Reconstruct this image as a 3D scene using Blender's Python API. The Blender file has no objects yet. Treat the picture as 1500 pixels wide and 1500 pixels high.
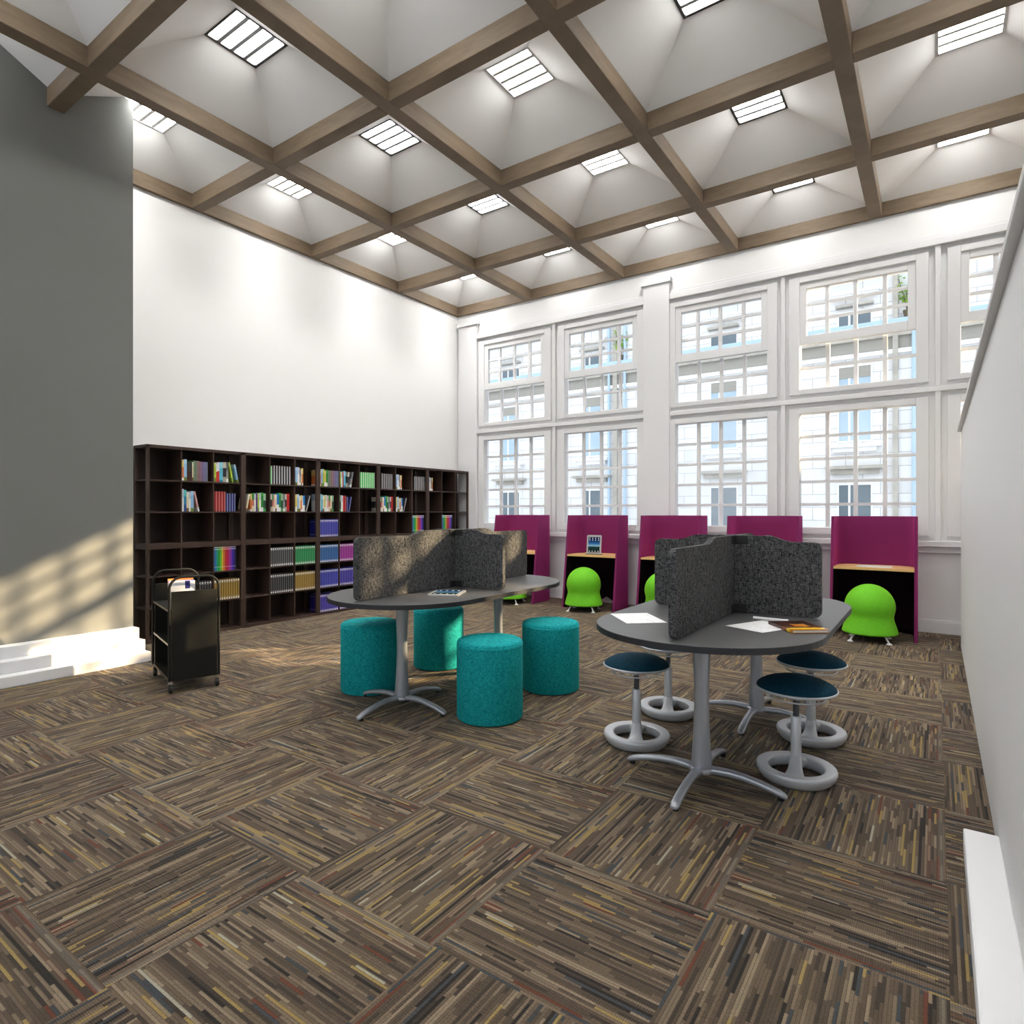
import bpy, math, random
from mathutils import Vector, Matrix
random.seed(7)
C = bpy.context.scene.collection
SC = bpy.context.scene
PI = math.pi

# ------------------------------------------------------------------ mesh helper
class MB:
    def __init__(s):
        s.v = []; s.f = []; s.mi = []; s.sm = []
    def add(s, vs, fs, mi=0, smooth=False, M=None):
        o = len(s.v)
        for p in vs:
            p = Vector(p)
            s.v.append(tuple(M @ p) if M is not None else tuple(p))
        for f in fs:
            s.f.append(tuple(i + o for i in f)); s.mi.append(mi); s.sm.append(smooth)
        return s
    def box(s, x0, x1, y0, y1, z0, z1, mi=0, M=None):
        vs = [(x0,y0,z0),(x1,y0,z0),(x1,y1,z0),(x0,y1,z0),(x0,y0,z1),(x1,y0,z1),(x1,y1,z1),(x0,y1,z1)]
        fs = [(0,3,2,1),(4,5,6,7),(0,1,5,4),(1,2,6,5),(2,3,7,6),(3,0,4,7)]
        return s.add(vs, fs, mi, False, M)
    def ring(s, a, b, y0, y1, mi=0):
        """flat frame: outer rect a=(x0,x1,z0,z1) minus inner rect b, from y0 to y1"""
        s.box(a[0], b[0], y0, y1, a[2], a[3], mi); s.box(b[1], a[1], y0, y1, a[2], a[3], mi)
        s.box(b[0], b[1], y0, y1, a[2], b[2], mi); s.box(b[0], b[1], y0, y1, b[3], a[3], mi)
        return s
    def prism(s, pts, z0, z1, mi=0, M=None, smooth=False):
        n = len(pts)
        vs = [(p[0], p[1], z0) for p in pts] + [(p[0], p[1], z1) for p in pts]
        s.add(vs, [tuple(range(n))[::-1], tuple(range(n, 2*n))], mi, False, M)
        s.add(vs, [(i, (i+1) % n, n+(i+1) % n, n+i) for i in range(n)], mi, smooth, M)
        return s
    def lathe(s, prof, n=40, mi=0, M=None, smooth=True, closed=False):
        m = len(prof); vs = []; fs = []
        for (r, z) in prof:
            for k in range(n):
                a = 2*PI*k/n; vs.append((r*math.cos(a), r*math.sin(a), z))
        rng = range(m if closed else m-1)
        for j in rng:
            j2 = (j+1) % m
            for k in range(n):
                k2 = (k+1) % n
                fs.append((j*n+k, j*n+k2, j2*n+k2, j2*n+k))
        s.add(vs, fs, mi, smooth, M)
        if not closed:
            if prof[0][0] > 1e-4: s.add(vs[:n], [tuple(range(n))[::-1]], mi, False, M)
            if prof[-1][0] > 1e-4: s.add(vs[-n:], [tuple(range(n))], mi, False, M)
        return s
    def cyl(s, r, z0, z1, n=24, mi=0, M=None):
        return s.lathe([(r, z0), (r, z1)], n, mi, M)
    def tube(s, path, r, n=10, mi=0, M=None, closed=False, caps=True):
        P = [Vector(p) for p in path]; N = len(P); vs = []; fs = []
        nrm = None
        for i in range(N):
            if closed: t = P[(i+1) % N] - P[i-1]
            else: t = P[min(i+1, N-1)] - P[max(i-1, 0)]
            t.normalize()
            if nrm is None:
                nrm = t.orthogonal().normalized()
            nrm = (nrm - t*nrm.dot(t)).normalized()
            b = t.cross(nrm)
            rr = r[i] if isinstance(r, (list, tuple)) else r
            for k in range(n):
                a = 2*PI*k/n; vs.append(P[i] + nrm*rr*math.cos(a) + b*rr*math.sin(a))
        for i in range(N if closed else N-1):
            i2 = (i+1) % N
            for k in range(n):
                k2 = (k+1) % n
                fs.append((i*n+k, i*n+k2, i2*n+k2, i2*n+k))
        s.add(vs, fs, mi, True, M)
        if not closed and caps:
            s.add(vs[:n], [tuple(range(n))[::-1]], mi, False, M); s.add(vs[-n:], [tuple(range(n))], mi, False, M)
        return s
    def loft(s, secs, mi=0, M=None, smooth=True):
        n = len(secs[0]); vs = [p for q in secs for p in q]; fs = []
        for j in range(len(secs)-1):
            for k in range(n):
                k2 = (k+1) % n
                fs.append((j*n+k, j*n+k2, (j+1)*n+k2, (j+1)*n+k))
        s.add(vs, fs, mi, smooth, M)
        s.add(secs[0], [tuple(range(n))[::-1]], mi, False, M); s.add(secs[-1], [tuple(range(n))], mi, False, M)
        return s
    def build(s, name, mats, parent=None, bevel=0, segs=2, loc=None, angle=0.6):
        me = bpy.data.meshes.new(name)
        me.from_pydata(s.v, [], s.f)
        me.polygons.foreach_set('material_index', s.mi); me.polygons.foreach_set('use_smooth', s.sm)
        for m in (mats if isinstance(mats, (list, tuple)) else [mats]): me.materials.append(m)
        me.update()
        o = bpy.data.objects.new(name, me); C.objects.link(o)
        if parent: o.parent = parent
        if loc: o.location = loc
        if bevel:
            b = o.modifiers.new('bevel', 'BEVEL'); b.width = bevel; b.segments = segs
            b.limit_method = 'ANGLE'; b.angle_limit = angle; b.harden_normals = False
        return o

def tag(o, label=None, cat=None, group=None, kind=None):
    if label: o['label'] = label
    if cat: o['category'] = cat
    if group: o['group'] = group
    if kind: o['kind'] = kind
    return o
def thing(name, label, cat, loc=(0, 0, 0), rz=0, group=None):
    o = bpy.data.objects.new(name, None); C.objects.link(o); o.location = loc; o.rotation_euler = (0, 0, rz)
    return tag(o, label, cat, group)
def struct(name, mb, mats, bevel=0, parent=None):
    o = mb.build(name, mats, parent, bevel)
    o['kind'] = 'structure'
    return o
def copy_tree(o, parent=None):
    c = o.copy(); C.objects.link(c)
    if parent: c.parent = parent
    for ch in list(o.children): copy_tree(ch, c)
    return c

# ------------------------------------------------------------------ materials
class NT:
    def __init__(s, name):
        s.mat = bpy.data.materials.new(name); s.mat.use_nodes = True
        s.t = s.mat.node_tree; s.b = s.t.nodes['Principled BSDF']; s.out = s.t.nodes['Material Output']
    def n(s, typ, **k):
        nd = s.t.nodes.new(typ)
        for a, v in k.items(): setattr(nd, a, v)
        return nd
    def l(s, a, b): s.t.links.new(a, b)
    def put(s, sock, v):
        if isinstance(v, bpy.types.NodeSocket): s.l(v, sock)
        else: sock.default_value = v
    def m(s, op, a, b=None, c=None):
        nd = s.n('ShaderNodeMath', operation=op); s.put(nd.inputs[0], a)
        if b is not None: s.put(nd.inputs[1], b)
        if c is not None: s.put(nd.inputs[2], c)
        return nd.outputs[0]
    def mix(s, f, a, b):
        nd = s.n('ShaderNodeMix', data_type='RGBA'); s.put(nd.inputs[0], f); s.put(nd.inputs[6], a); s.put(nd.inputs[7], b)
        return nd.outputs[2]
    def mixf(s, f, a, b):
        nd = s.n('ShaderNodeMix', data_type='FLOAT'); s.put(nd.inputs[0], f); s.put(nd.inputs[2], a); s.put(nd.inputs[3], b)
        return nd.outputs[0]
    def coord(s, which='Object'): return s.n('ShaderNodeTexCoord').outputs[which]
    def sep(s, v):
        nd = s.n('ShaderNodeSeparateXYZ'); s.l(v, nd.inputs[0]); return nd.outputs
    def comb(s, x, y, z=0.0):
        nd = s.n('ShaderNodeCombineXYZ'); s.put(nd.inputs[0], x); s.put(nd.inputs[1], y); s.put(nd.inputs[2], z); return nd.outputs[0]
    def scale(s, v, k):
        nd = s.n('ShaderNodeMapping'); s.l(v, nd.inputs[0]); nd.inputs['Scale'].default_value = k; return nd.outputs[0]
    def noise(s, v, sc, det=2.0, rough=0.5):
        nd = s.n('ShaderNodeTexNoise'); s.l(v, nd.inputs['Vector']); nd.inputs['Scale'].default_value = sc
        nd.inputs['Detail'].default_value = det; nd.inputs['Roughness'].default_value = rough; return nd.outputs[0]
    def wn(s, v):
        nd = s.n('ShaderNodeTexWhiteNoise', noise_dimensions='3D'); s.l(v, nd.inputs['Vector']); return nd.outputs[0]
    def ramp(s, f, stops, interp='LINEAR'):
        nd = s.n('ShaderNodeValToRGB'); nd.color_ramp.interpolation = interp; e = nd.color_ramp.elements
        while len(e) < len(stops): e.new(0.5)
        for i, (p, c) in enumerate(stops): e[i].position = p; e[i].color = (*c[:3], 1)
        s.put(nd.inputs[0], f); return nd.outputs[0]
    def bump(s, h, dist, strength=1.0):
        nd = s.n('ShaderNodeBump'); nd.inputs['Strength'].default_value = strength; nd.inputs['Distance'].default_value = dist
        s.l(h, nd.inputs['Height']); s.l(nd.outputs[0], s.b.inputs['Normal'])
    def base(s, c, rough=0.5, metal=0.0, spec=0.5):
        s.put(s.b.inputs['Base Color'], c if isinstance(c, bpy.types.NodeSocket) else (*c[:3], 1))
        s.put(s.b.inputs['Roughness'], rough); s.b.inputs['Metallic'].default_value = metal
        s.b.inputs['Specular IOR Level'].default_value = spec
        return s.mat

def lin(r, g, b):
    f = lambda u: ((u/255+0.055)/1.055)**2.4 if u > 10 else u/255/12.92
    return (f(r), f(g), f(b))
def c4(c): return (*c[:3], 1)

def plain(name, c, rough=0.5, metal=0.0, spec=0.5, var=0.06, nsc=9.0, bump=0.0):
    t = NT(name); co = t.coord(); n = t.noise(co, nsc, 3)
    k = t.m('MULTIPLY_ADD', n, 2*var, 1-var)
    mx = t.n('ShaderNodeVectorMath', operation='SCALE'); mx.inputs[0].default_value = c[:3]; t.l(k, mx.inputs['Scale'])
    t.base(mx.outputs[0], rough, metal, spec)
    if bump: t.bump(t.noise(co, 220, 2), bump)
    return t.mat

def fabric(name, dark, light, sc=260.0, rough=0.9, sheen=0.0, bump=0.001):
    t = NT(name); co = t.coord()
    x, y, z = t.sep(co)
    a = t.noise(t.scale(co, (1, 1, .22)), sc, 2); b = t.noise(t.scale(co, (.22, .22, 1)), sc, 2)
    w = t.m('MULTIPLY_ADD', t.m('ADD', a, b), 1.9, -1.4)
    f = t.m('MAXIMUM', t.m('MINIMUM', w, 1.0), 0.0)
    t.base(t.mix(f, c4(dark), c4(light)), rough, 0, 0.15)
    t.b.inputs['Sheen Weight'].default_value = sheen
    t.b.inputs['Sheen Tint'].default_value = c4([min(1, v*3.2) for v in light])
    t.bump(f, bump, 0.6)
    return t.mat

def carpet_mat():
    t = NT('carpet_tiles'); g = t.n('ShaderNodeNewGeometry'); x, y, z = t.sep(g.outputs['Position'])
    gx = t.m('DIVIDE', t.m('SUBTRACT', x, 0.03), 0.64); gy = t.m('DIVIDE', t.m('SUBTRACT', y, 3.95), 0.64)
    i = t.m('FLOOR', gx); j = t.m('FLOOR', gy); fx = t.m('SUBTRACT', gx, i); fy = t.m('SUBTRACT', gy, j)
    par = t.m('FLOORED_MODULO', t.m('ADD', i, j), 2.0)
    a = t.mixf(par, fy, fx); l = t.mixf(par, fx, fy)
    a = t.m('SUBTRACT', 1.0, a)
    ns = 66.0
    s = t.m('FLOOR', t.m('MULTIPLY', a, ns))
    r1 = t.wn(t.comb(s, 3.7, 1.1)); r2 = t.wn(t.comb(s, 9.2, 4.4)); r3 = t.wn(t.comb(s, 0.31, 8.8))
    cnt = t.m('MULTIPLY_ADD', r2, 5.0, 1.3)
    tv = t.wn(t.comb(i, j, 2.5))
    seg = t.m('FLOOR', t.m('ADD', t.m('MULTIPLY_ADD', l, cnt, t.m('MULTIPLY', r1, 9.0)), t.m('MULTIPLY', t.m('FLOOR', t.m('MULTIPLY', tv, 3.0)), 17.0)))
    r = t.wn(t.comb(s, seg, 5.5))
    r = t.m('ADD', t.m('MULTIPLY', r, 0.72), t.m('MULTIPLY', r3, 0.28))
    D = [(0.0, lin(42, 36, 31)), (0.12, lin(74, 63, 53)), (0.22, lin(122, 105, 86)), (0.37, lin(96, 82, 67)), (0.47, lin(142, 123, 101)),
         (0.58, lin(104, 88, 72)), (0.66, lin(164, 145, 120)), (0.725, lin(72, 78, 84)), (0.76, lin(178, 152, 92)),
         (0.825, lin(124, 106, 83)), (0.88, lin(122, 66, 44)), (0.905, lin(188, 182, 160)), (0.945, lin(60, 50, 42))]
    col = t.ramp(r, D, 'CONSTANT')
    # a few lines at one edge of every tile
    e1 = t.m('LESS_THAN', t.m('ABSOLUTE', t.m('SUBTRACT', a, 0.025)), 0.012); col = t.mix(t.m('MULTIPLY', e1, 0.35), col, c4(lin(158, 152, 140)))
    e2 = t.m('LESS_THAN', t.m('ABSOLUTE', t.m('SUBTRACT', a, 0.085)), 0.011); col = t.mix(t.m('MULTIPLY', e2, 0.35), col, c4(lin(120, 60, 45)))
    thr = t.m('LESS_THAN', t.m('FRACT', t.m('MULTIPLY', a, ns)), 0.2); col = t.mix(t.m('MULTIPLY', thr, 0.55), col, c4(lin(70, 58, 48)))
    # loops of yarn
    lp = t.m('SINE', t.m('MULTIPLY', l, 640.0)); n = t.noise(g.outputs['Position'], 190, 2)
    k = t.m('ADD', t.m('MULTIPLY', lp, 0.10), t.m('MULTIPLY_ADD', n, 0.6, 0.38))
    mx = t.n('ShaderNodeVectorMath', operation='SCALE'); t.l(col, mx.inputs[0]); t.l(k, mx.inputs['Scale'])
    t.base(mx.outputs[0], 0.8, 0, 0.2)
    t.b.inputs['Sheen Weight'].default_value = 0.05
    t.bump(t.m('ADD', t.m('MULTIPLY', lp, 0.4), n), 0.002, 0.7)
    return t.mat

def stone_mat():
    t = NT('pale_stone'); co = t.coord(); x, y, z = t.sep(co)
    br = t.n('ShaderNodeTexBrick'); t.l(t.comb(x, z), br.inputs['Vector'])
    br.inputs['Scale'].default_value = 1.0; br.inputs['Brick Width'].default_value = 0.95; br.inputs['Row Height'].default_value = 0.42
    br.inputs['Mortar Size'].default_value = 0.012; br.inputs['Mortar Smooth'].default_value = 0.3
    br.inputs['Color1'].default_value = (.78, .79, .80, 1); br.inputs['Color2'].default_value = (.70, .71, .72, 1); br.inputs['Mortar'].default_value = (.42, .43, .45, 1)
    st = t.noise(t.scale(co, (2.2, 1, .35)), 2.0, 5, .65)
    f = t.m('MAXIMUM', t.m('MINIMUM', t.m('MULTIPLY_ADD', st, 4, -2.2), 1.0), 0.0)
    t.base(t.mix(t.m('MULTIPLY', f, .5), br.outputs[0], (.6, .58, .53, 1)), .85, 0, .2)
    return t.mat

def glass_mat(name, haze=0.0):
    t = NT(name); nt = t.t
    tr = t.n('ShaderNodeBsdfTransparent'); gl = t.n('ShaderNodeBsdfGlossy'); gl.inputs['Roughness'].default_value = 0.02
    fr = t.n('ShaderNodeFresnel'); fr.inputs['IOR'].default_value = 1.3
    a = t.n('ShaderNodeMixShader'); t.l(fr.outputs[0], a.inputs[0]); t.l(tr.outputs[0], a.inputs[1]); t.l(gl.outputs[0], a.inputs[2])
    o = a.outputs[0]
    if haze:
        tl = t.n('ShaderNodeBsdfTranslucent'); tl.inputs[0].default_value = (.95, .96, .98, 1)
        n = t.noise(t.coord(), 3.0, 2)
        b = t.n('ShaderNodeMixShader'); t.l(t.m('MULTIPLY_ADD', n, 0.1, haze-.05), b.inputs[0]); t.l(o, b.inputs[1]); t.l(tl.outputs[0], b.inputs[2]); o = b.outputs[0]
    t.l(o, t.out.inputs['Surface'])
    return t.mat

def emit_mat(name, c, s):
    t = NT(name); n = t.noise(t.coord(), 3.0)
    t.base((.8, .8, .8), .5); t.b.inputs['Emission Color'].default_value = c4(c)
    t.l(t.m('MULTIPLY_ADD', n, .1*s, .95*s), t.b.inputs['Emission Strength'])
    return t.mat

def cover_mat(name, a, b=None, c=None, bands=(0.3, 0.7), edge=None):
    """book cover: colour a with bands of b and c on the spine (Generated coordinates)"""
    t = NT(name); g = t.sep(t.coord('Generated'))
    b = b or a; c = c or a
    z = t.m('ADD', g[2], t.m('MULTIPLY_ADD', t.noise(t.coord(), 40, 1), .16, -.08))
    col = t.ramp(z, [(0.0, c), (bands[0], a), (bands[1], b)], 'CONSTANT')
    if edge:
        e = t.m('GREATER_THAN', g[1], 0.66); col = t.mix(e, col, c4(edge))
    t.base(col, .45, 0, .4)
    return t.mat

def binder_mat(name, a):
    """series volume: white dot near top and foot of the spine, thin rule beside each"""
    t = NT(name); g = t.sep(t.coord('Generated'))
    y = t.m('SUBTRACT', g[1], 0.5)
    col = c4(a)
    dk = t.m('GREATER_THAN', t.m('ABSOLUTE', y), 0.36); col = t.mix(t.m('MULTIPLY', dk, .55), col, c4([v*.25 for v in a]))
    lt = t.m('LESS_THAN', t.m('ABSOLUTE', t.m('SUBTRACT', y, .12)), 0.09); col = t.mix(t.m('MULTIPLY', lt, .3), col, (.7, .7, .7, 1))
    for zc in (.925, .055):
        dz = t.m('MULTIPLY', t.m('SUBTRACT', g[2], zc), 8.8)
        d = t.m('SQRT', t.m('ADD', t.m('MULTIPLY', y, y), t.m('MULTIPLY', dz, dz)))
        f = t.m('LESS_THAN', d, 0.34); col = t.mix(f, col, (.9, .9, .88, 1))
    for zc in (.86, .12):
        f = t.m('LESS_THAN', t.m('ABSOLUTE', t.m('SUBTRACT', g[2], zc)), 0.009); col = t.mix(t.m('MULTIPLY', f, .6), col, (.8, .8, .8, 1))
    t.base(col, .4, 0, .4)
    return t.mat

M = {}
M['white_wall'] = plain('white_wall', (.86, .86, .855), .75, 0, .2, .012, 2.0)
M['trim'] = plain('white_trim', (.84, .84, .845), .5, 0, .35, .012, 3.0)
M['plinth'] = plain('white_plinth', (.86, .86, .87), .5, 0, .3, .012, 3.0)
M['grey_wall'] = plain('grey_wall', (.20, .205, .195), .7, 0, .2, .02, 2.0)
M['coffer'] = plain('coffer_white', (.93, .93, .925), .8, 0, .2, .02, 2.0)
def beam_mat():
    t = NT('taupe_beam'); co = t.coord(); n = t.noise(t.scale(co, (1, 1, 6)), 4.0, 5, .6)
    t.base(t.mix(n, c4(lin(92, 78, 62)), c4(lin(132, 115, 95))), .6, 0, .3); return t.mat
M['beam'] = beam_mat()
M['carpet'] = carpet_mat()
M['stone'] = stone_mat()
M['stone_dark'] = plain('weathered_stone', (.42, .40, .36), .9, 0, .2, .35, 3.0)
M['stone_white'] = plain('white_stone', (.82, .83, .84), .8, 0, .2, .05, 3.0)
M['blue_metal'] = plain('blue_metal', (.42, .56, .72), .5, 0, .3, .08, 2.0)
M['pane_blue'] = plain('blue_pane', (.36, .48, .58), .15, 0, .6, .2, 1.2)
M['pane_dark'] = plain('dark_pane', (.12, .16, .19), .12, 0, .6, .2, 1.2)
M['blind'] = plain('roller_blind', (.33, .32, .29), .8, 0, .2, .1, 2.0)
M['glass'] = glass_mat('window_glass')
M['glass_haze'] = glass_mat('glare_window_glass', .09)  # translucent white mixed in to imitate the overexposed, washed-out view
M['lamp'] = emit_mat('lamp_tubes', (1, .985, .96), 40.0)
M['lamp_white'] = plain('lamp_white_metal', (.72, .72, .73), .4, 0, .4)
M['lamp_grey'] = plain('lamp_grey_metal', (.30, .31, .33), .35, .6, .4)
M['lamp_black'] = plain('lamp_black_metal', (.02, .02, .02), .4)
def wood_mat(name, a, b, rough=.45):
    t = NT(name); n = t.noise(t.scale(t.coord(), (3, 3, .25)), 9.0, 4, .6)
    t.base(t.mix(n, c4(a), c4(b)), rough, 0, .35); return t.mat
M['espresso'] = wood_mat('espresso_wood', (.016, .0095, .007), (.034, .020, .015), .55)
M['espresso_edge'] = wood_mat('espresso_edge', (.040, .023, .017), (.072, .043, .033), .5)
M['maple'] = wood_mat('maple', lin(222, 172, 110), lin(240, 200, 140), .4)
M['black_metal'] = plain('black_powder_coat', (.011, .0105, .008), .6, 0, .25, .1)
M['bronze_edge'] = plain('bronze_edge', (.10, .075, .05), .4, .3, .4)
M['rubber'] = plain('black_rubber', (.01, .01, .01), .6)
M['chrome'] = plain('chrome', (.75, .76, .78), .18, 1.0)
M['silver'] = plain('silver_paint', (.42, .44, .48), .34, .55, .5, .03, 30)
M['stool_silver'] = plain('stool_silver', (.56, .575, .60), .36, .25, .5, .03, 30)
M['gas_tube'] = plain('grey_gas_tube', (.10, .105, .12), .3, .6)
M['tabletop'] = plain('graphite_laminate', (.085, .085, .088), .42, 0, .45, .06, 60, .0002)
M['table_edge'] = plain('graphite_edge', (.016, .017, .021), .5)
M['teal_seat'] = fabric('petrol_fabric', (.001, .022, .042), (.003, .050, .085), 320, .8, 0)
M['ottoman'] = fabric('teal_fabric', (.002, .20, .22), (.015, .42, .42), 200, .85, .1)
M['ottoman_base'] = plain('dark_base', (.01, .02, .02), .7)
M['felt'] = fabric('charcoal_felt', (.008, .009, .012), (.14, .139, .138), 230, .95, .0)
M['magenta'] = fabric('magenta_fabric', (.165, .015, .08), (.225, .024, .115), 420, .8, .5, .0004)
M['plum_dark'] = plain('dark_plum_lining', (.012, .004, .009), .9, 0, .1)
M['lime'] = fabric('lime_mesh_fabric', (.11, .46, .022), (.20, .62, .026), 420, .6, .2, .0003)
M['under_black'] = plain('black_underside', (.01, .012, .01), .7)
M['white_metal'] = plain('white_metal', (.8, .8, .8), .3, 0, .5)
M['tablet'] = plain('silver_aluminium', (.50, .50, .49), .35, .3)
M['pages'] = plain('page_block', (.75, .73, .66), .8, 0, .2, .05, 80)
def paper_mat():
    t = NT('sketch_paper'); co = t.coord(); n = t.noise(co, 14, 4, .6)
    ln = t.m('LESS_THAN', t.m('ABSOLUTE', t.m('SUBTRACT', n, .56)), .006)
    n2 = t.noise(t.scale(co, (1, 2.4, 1)), 21, 3); l2 = t.m('LESS_THAN', t.m('ABSOLUTE', t.m('SUBTRACT', n2, .62)), .009)
    t.base(t.mix(t.m('MULTIPLY', t.m('MAXIMUM', ln, l2), .55), (.86, .86, .86, 1), (.35, .33, .34, 1)), .8, 0, .2); return t.mat
M['paper'] = paper_mat()
M['paper_plain'] = plain('plain_paper', (.86, .86, .86), .8, 0, .2, .02)
def screen_mat():
    t = NT('tablet_screen'); g = t.sep(t.coord('Generated'))
    z = t.m('ADD', g[2], t.m('MULTIPLY_ADD', t.noise(t.coord('Generated'), 6, 3), .08, -.04))
    col = t.ramp(z, [(0.0, (.004, .015, .014)), (.36, (.006, .03, .028)), (.41, (.25, .48, .60)), (.55, (.02, .14, .36)), (.75, (.004, .02, .09)), (1.0, (.003, .012, .05))])
    t.base(col, .12, 0, .5); t.l(col, t.b.inputs['Emission Color']); t.b.inputs['Emission Strength'].default_value = .12
    return t.mat
M['screen'] = screen_mat()
M['icons'] = emit_mat('screen_icons', (.6, .7, .85), .12)
M['leaf'] = plain('bright_leaves', (.28, .52, .04), .6, 0, .3, .45, 6.0)
M['stem'] = plain('brown_stem', (.10, .08, .05), .8)

# ------------------------------------------------------------------ room dimensions
WX, WY, CZ = -6.754, 8.094, 4.655
RX, BY = 2.4, -2.7

# floor, plain walls
struct('floor', MB().box(WX-.2, RX+.2, BY-.2, WY+.3, -.1, 0), M['carpet'])
struct('wall_left', MB().box(WX-.2, WX, BY-.2, WY+.3, 0, 5.3), M['white_wall'])
struct('wall_right', MB().box(RX, RX+.2, BY-.2, WY+.3, 0, 5.3), M['white_wall'])
bw = MB()
fill_bx = [-6.4, -4.5, -4.2, -2.3, -2.0, -.1, .2, 1.8]  # unseen openings behind the camera, added to brighten the room with skylight
be = [WX] + fill_bx + [RX]
for k in range(0, len(be), 2): bw.box(be[k], be[k+1], BY-.2, BY, 0, 5.3)
for k in range(0, len(fill_bx), 2): bw.box(fill_bx[k], fill_bx[k+1], BY-.2, BY, 0, .5); bw.box(fill_bx[k], fill_bx[k+1], BY-.2, BY, 4.4, 5.3)
struct('wall_back', bw, M['white_wall'])
for k in range(4):
    xa, xb = fill_bx[2*k], fill_bx[2*k+1]; fr = MB().ring((xa, xb, .5, 4.4), (xa+.07, xb-.07, .57, 4.33), BY-.13, BY-.07)
    fr.box((xa+xb)/2-.02, (xa+xb)/2+.02, BY-.12, BY-.08, .57, 4.33)
    for z in (1.5, 2.45, 3.4): fr.box(xa+.07, xb-.07, BY-.118, BY-.082, z-.018, z+.018)
    fill_win = struct('window_%d' % (11+k), fr, M['trim'], .004)  # added window, out of view, only lets in fill daylight
    struct('glass_pane', MB().box(xa+.07, xb-.07, BY-.102, BY-.098, .57, 4.33), M['glass'], 0, fill_win)

# window wall: two rows of five openings
WC = [-5.58, -4.05, -2.32, -.775, .80]
HW = .60
Z1 = (1.12, 2.51); Z2 = (2.78, 4.02)
mb = MB(); y0, y1 = WY, WY+.12
HR = [HW]*4 + [1.06]  # last opening widened out of view so sun reaches the left divider
edges = [WX] + [e for k, c in enumerate(WC) for e in (c-HW, c+HR[k])] + [RX]
for k in range(0, len(edges), 2): mb.box(edges[k], edges[k+1], y0, y1, 0, 5.3)
for k, c in enumerate(WC):
    mb.box(c-HW, c+HR[k], y0, y1, 0, Z1[0]); mb.box(c-HW, c+HR[k], y0, y1, Z1[1], Z2[0]); mb.box(c-HW, c+HR[k], y0, y1, Z2[1], 5.3)
struct('wall_front', mb, M['white_wall'])

def window(idx, cx, upper, xr=0.0):
    b = MB()
    if upper:
        o = (cx-.705, cx+.705+xr, 2.732, 4.156); i = (cx-.588, cx+.588+xr, 2.795, 4.085)
    else:
        o = (cx-.705, cx+.705+xr, 1.052, 2.572); i = (cx-.588, cx+.588+xr, 1.134, 2.501)
    b.ring(o, i, WY-.04, WY+.10)
    w = struct('window_%d' % idx, b, M['trim'], .006)
    cols = (-.293, 0, .293) if not xr else (-.293, 0, .293, .586, .8)
    def muntins(x0, x1, z0, z1, rows, ya, yb, nm):
        m = MB()
        for cc in cols: m.box(cx+cc-.022, cx+cc+.022, ya, yb, z0, z1)
        for r in range(1, rows):
            zz = z0 + (z1-z0)*r/rows
            m.box(x0, x1, ya+.004, yb-.004, zz-.017, zz+.017)
        struct(nm, m, M['trim'], 0, w)
    if upper:
        s = MB().ring((cx-.588, cx+.588+xr, 3.335, 4.085), (cx-.512, cx+.512+xr, 3.442, 4.004), WY-.02, WY+.035)
        struct('upper_sash', s, M['trim'], .005, w)
        muntins(cx-.512, cx+.512+xr, 3.442, 4.004, 3, WY-.005, WY+.03, 'muntins')
        muntins(cx-.588, cx+.588+xr, 2.795, 3.335, 2, WY+.05, WY+.085, 'muntins')
        struct('glass_pane', MB().box(cx-.52, cx+.52+xr, WY+.008, WY+.014, 3.43, 4.01), M['glass'], 0, w)
        struct('glass_pane', MB().box(cx-.59, cx+.59+xr, WY+.065, WY+.071, 2.79, 3.34), M['glass'], 0, w)
    else:
        muntins(cx-.588, cx+.588+xr, 1.134, 2.501, 5, WY+.03, WY+.07, 'muntins')
        struct('glass_pane', MB().box(cx-.59, cx+.59+xr, WY+.047, WY+.053, 1.13, 2.505), M['glass_haze'] if idx == 6 else M['glass'], 0, w)
for k, c in enumerate(WC):
    window(2*k+1, c, True, HR[k]-HW); window(2*k+2, c, False, HR[k]-HW)

# trims of the window wall
tn = [0]
def trim(mb, mat='trim', bevel=.006):
    tn[0] += 1
    return struct('trim_%d' % tn[0], mb, M[mat], bevel)
spans = [(-6.30, -3.354), (-2.979, RX)]
for a, b in spans:
    trim(MB().box(a, b, WY-.07, WY, 4.20, 4.283)); trim(MB().box(a, b, WY-.03, WY, 4.283, 4.335))
    trim(MB().box(a, b, WY-.055, WY, 2.622, 2.682))
    trim(MB().box(a, b, WY-.10, WY, .94, 1.002)); trim(MB().box(a, b, WY-.05, WY, .872, .94))
for x in (-4.815, -1.547, .012):
    trim(MB().box(x-.026, x+.026, WY-.05, WY, 1.002, 2.622)); trim(MB().box(x-.026, x+.026, WY-.05, WY, 2.682, 4.20))
for a, b in ((-3.354, -2.979), (-6.68, -6.30)):
    p = MB().box(a, b, WY-.075, WY, 0, 4.44).box(a-.025, b+.025, WY-.10, WY, 4.44, 4.505)
    trim(p)
bb = MB()
for a, b in ((-6.30, -3.354), (-2.979, RX)): bb.box(a, b, WY-.025, WY, 0, .125).box(a, b, WY-.018, WY, .125, .142)
struct('baseboard_front', bb, M['trim'], .004)

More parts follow.
